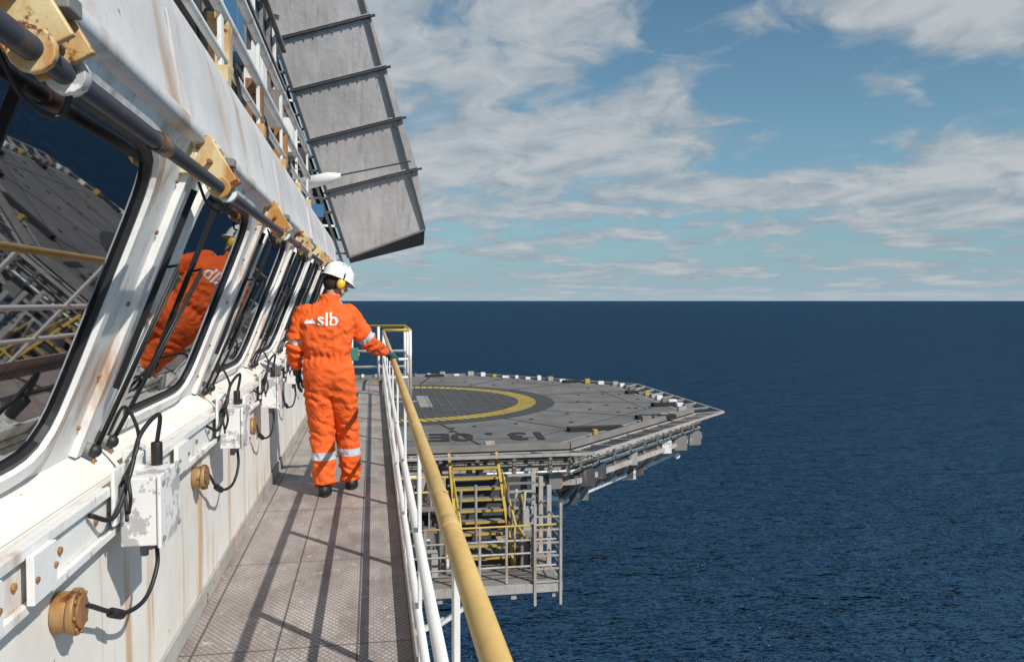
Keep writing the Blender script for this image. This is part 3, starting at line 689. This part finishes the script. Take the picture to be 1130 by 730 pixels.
b.v=[tuple(HR@Vector(v)) for v in b.v];b.build('ear_defenders',wk)
b=B();rx,rz=.468,1.062
b.tube([(.375,.165,1.148),(.405,.18,1.132),(.43,.195,1.118)],[.036,.034,.034],'glove',14)
b.ell((.448,.20,1.112),(.042,.050,.020),'glove')
for j,(y,ln,rr) in enumerate(((.162,118,.0098),(.186,140,.0108),(.211,148,.0110),(.235,138,.0108))):
    pts=[(rx+.0360*math.sin(math.radians(t)),y,rz+.0360*math.cos(math.radians(t))) for t in [-40+(ln+40)*i/7 for i in range(8)]]
    b.tube(pts,[rr*1.05]*3+[rr]*3+[rr*.9,rr*.75],'glove',10)
b.tube(cr([(.435,.225,1.112),(.437,.252,1.100),(.432,.276,1.078),(.440,.290,1.055)],4),[.014]*4+[.0125]*5+[.011]*4,'glove',10)
remesh(b,'glove_on_rail',.0042,['glove'],2)
b=B()
b.tube([(-.319,.095,1.035),(-.315,.11,.99),(-.312,.118,.96)],[.040,.036,.034],'glove',14)
b.ell((-.310,.125,.925),(.022,.044,.050),'glove')
for y,l,rr in((.092,.055,.0095),(.113,.072,.0105),(.136,.078,.0108),(.158,.070,.0105)):
    b.tube(cr([(-.310,y,.90),(-.308,y+.002,.90-l*.5),(-.296,y+.003,.90-l*.85),(-.278,y,.90-l*1.1)],3),[rr]*6+[rr*.95]*3+[rr*.8],'glove',10)
b.tube(cr([(-.306,.155,.955),(-.296,.178,.925),(-.286,.186,.895),(-.28,.184,.875)],3),[.014]*4+[.012]*4+[.010,.009],'glove',10)
remesh(b,'glove_relaxed',.0042,['glove'],2)
for q,(x,y) in enumerate(((-.095,-.06),(.11,.16))):
    b=B()
    b.tube([(x,y,.16),(x,y,.09),(x,y+.0,.05)],[.055,.052,.05],'boot',14)
    b.ell((x,y-.03,.05),(.045,.055,.048),'boot');b.ell((x+.004,y+.06,.045),(.047,.09,.04),'boot');b.ell((x+.006,y+.13,.040),(.050,.068,.036),'boot')
    b.v=[(v[0],v[1],max(v[2],.008)) for v in b.v]
    o=remesh(b,'boot',.006,['boot'],2)
    s_=B();pts=[]
    for j in range(24):
        t=2*math.pi*j/24;pts.append((x+.004+.052*math.cos(t)*(1+.1*math.sin(t)),y+.052+.142*math.sin(t)))
    s_.add([(p[0],p[1],.001) for p in pts]+[(p[0],p[1],.024) for p in pts],[tuple(range(24)),tuple(range(24,48))]+[(j,(j+1)%24,24+(j+1)%24,24+j) for j in range(24)],'black');s_.build('boot_sole',wk)
# ---------------------------------------------------------------- light & world
sd=Vector((.76,-.90,1.06)).normalized()
l=bpy.data.lights.new('sun','SUN');l.energy=5.0;l.angle=math.radians(.5);l.color=(1,.952,.885)
lo=bpy.data.objects.new('sun',l);COL.objects.link(lo);lo.rotation_euler=sd.to_track_quat('Z','Y').to_euler()
w=bpy.data.worlds.new('World');S.world=w;w.use_nodes=True;nt=w.node_tree;nt.nodes.clear()
out=N(nt,'ShaderNodeOutputWorld');bg=N(nt,'ShaderNodeBackground');bg.inputs[1].default_value=.08
sky=N(nt,'ShaderNodeTexSky',sky_type='NISHITA');sky.sun_disc=False;sky.sun_elevation=math.asin(sd.z);sky.sun_rotation=math.atan2(sd.x,sd.y);sky.air_density=1;sky.dust_density=.2;sky.ozone_density=2
tc=N(nt,'ShaderNodeTexCoord').outputs['Generated'];sp=N(nt,'ShaderNodeSeparateXYZ');lk(nt,tc,sp.inputs[0]);X,Y,Z=sp.outputs
az=math_(nt,'MULTIPLY',math_(nt,'ARCTAN2',X,Y),57.2958);el=math_(nt,'MULTIPLY',math_(nt,'ARCSINE',Z),57.2958)
elp=math_(nt,'MAXIMUM',el,0)
lnel=math_(nt,'LOGARITHM',math_(nt,'ADD',elp,3.0),2.71828)
def comb(a,b_):
    c_=N(nt,'ShaderNodeCombineXYZ');lk(nt,a,c_.inputs[0]);lk(nt,b_,c_.inputs[1]);return c_.outputs[0]
v1=comb(math_(nt,'MULTIPLY',az,.13),math_(nt,'MULTIPLY',lnel,4.6))
v2=comb(math_(nt,'MULTIPLY',az,.26),math_(nt,'MULTIPLY',math_(nt,'LOGARITHM',math_(nt,'ADD',elp,1.0),2.71828),4.5))
wp=noise_(nt,v1,.8,3,.5)
v1b=comb(math_(nt,'ADD',math_(nt,'MULTIPLY',az,.13),math_(nt,'MULTIPLY',wp,1.6)),math_(nt,'ADD',math_(nt,'MULTIPLY',lnel,4.6),math_(nt,'MULTIPLY',wp,.9)))
f1=noise_(nt,v1b,.95,7,.56);f2=noise_(nt,v1b,2.2,5,.6);f3=noise_(nt,v2,1.0,6,.58)
tot=None
for a0,e0,ra,re,amp in((8,17.5,13,7,.30),(37,17.9,11,3.2,.44),(20.5,11.0,9,2.0,.32),(41,8.0,11,2.8,.36),(4,8.5,10,4.0,.22),(20,6.6,14,1.6,.12),(27,15.2,6,4,-.28),(36,12.2,12,1.5,-.20),(-20,15,14,10,.1)):
    da=math_(nt,'DIVIDE',math_(nt,'SUBTRACT',az,a0),ra);de=math_(nt,'DIVIDE',math_(nt,'SUBTRACT',el,e0),re)
    q=math_(nt,'ADD',math_(nt,'MULTIPLY',da,da),math_(nt,'MULTIPLY',de,de));g=math_(nt,'MULTIPLY',math_(nt,'EXPONENT',math_(nt,'MULTIPLY',q,-1)),amp)
    tot=g if tot is None else math_(nt,'ADD',tot,g)
lowm=math_(nt,'EXPONENT',math_(nt,'MULTIPLY',math_(nt,'MULTIPLY',elp,elp),-.016))
hb=math_(nt,'MULTIPLY',lowm,.10)
dens=math_(nt,'ADD',math_(nt,'ADD',math_(nt,'MULTIPLY_ADD',math_(nt,'SUBTRACT',f1,.5),1.4,.485),tot),hb)
dens=math_(nt,'ADD',dens,math_(nt,'MULTIPLY',math_(nt,'MULTIPLY',math_(nt,'SUBTRACT',f3,.5),1.8),lowm))
cl=ramp(nt,dens,.51,.70);thick=ramp(nt,math_(nt,'ADD',dens,math_(nt,'MULTIPLY',math_(nt,'SUBTRACT',f2,.5),1.3)),.52,1.0)
ccol=mixc(nt,thick,(3.7,4.6,5.4,1),(6.5,6.85,7.1,1))
cl=math_(nt,'MULTIPLY',cl,.92)
skc=N(nt,'ShaderNodeMix',data_type='RGBA',blend_type='MULTIPLY');skc.inputs[0].default_value=1;lk(nt,sky.outputs[0],skc.inputs[6]);skc.inputs[7].default_value=(.84,1.12,1.10,1)
hz=math_(nt,'MULTIPLY',math_(nt,'EXPONENT',math_(nt,'MULTIPLY',elp,-.13)),.97)
base=mixc(nt,hz,skc.outputs[2],(2.9,4.7,6.1,1))
fin=mixc(nt,cl,base,ccol)
hz2=math_(nt,'MULTIPLY',math_(nt,'EXPONENT',math_(nt,'MULTIPLY',elp,-.8)),.8)
fin=mixc(nt,hz2,fin,(5.2,6.3,7.0,1))
lk(nt,fin,bg.inputs[0]);lk(nt,bg.outputs[0],out.inputs[0])
# ---------------------------------------------------------------- camera
c=bpy.data.cameras.new('camera');c.lens=28;c.sensor_width=36;c.clip_start=.05;c.clip_end=120000
co=bpy.data.objects.new('camera',c);COL.objects.link(co);co.location=(0,0,1.57);co.rotation_euler=(math.radians(90-2.2),0,math.radians(-9.9));S.camera=co
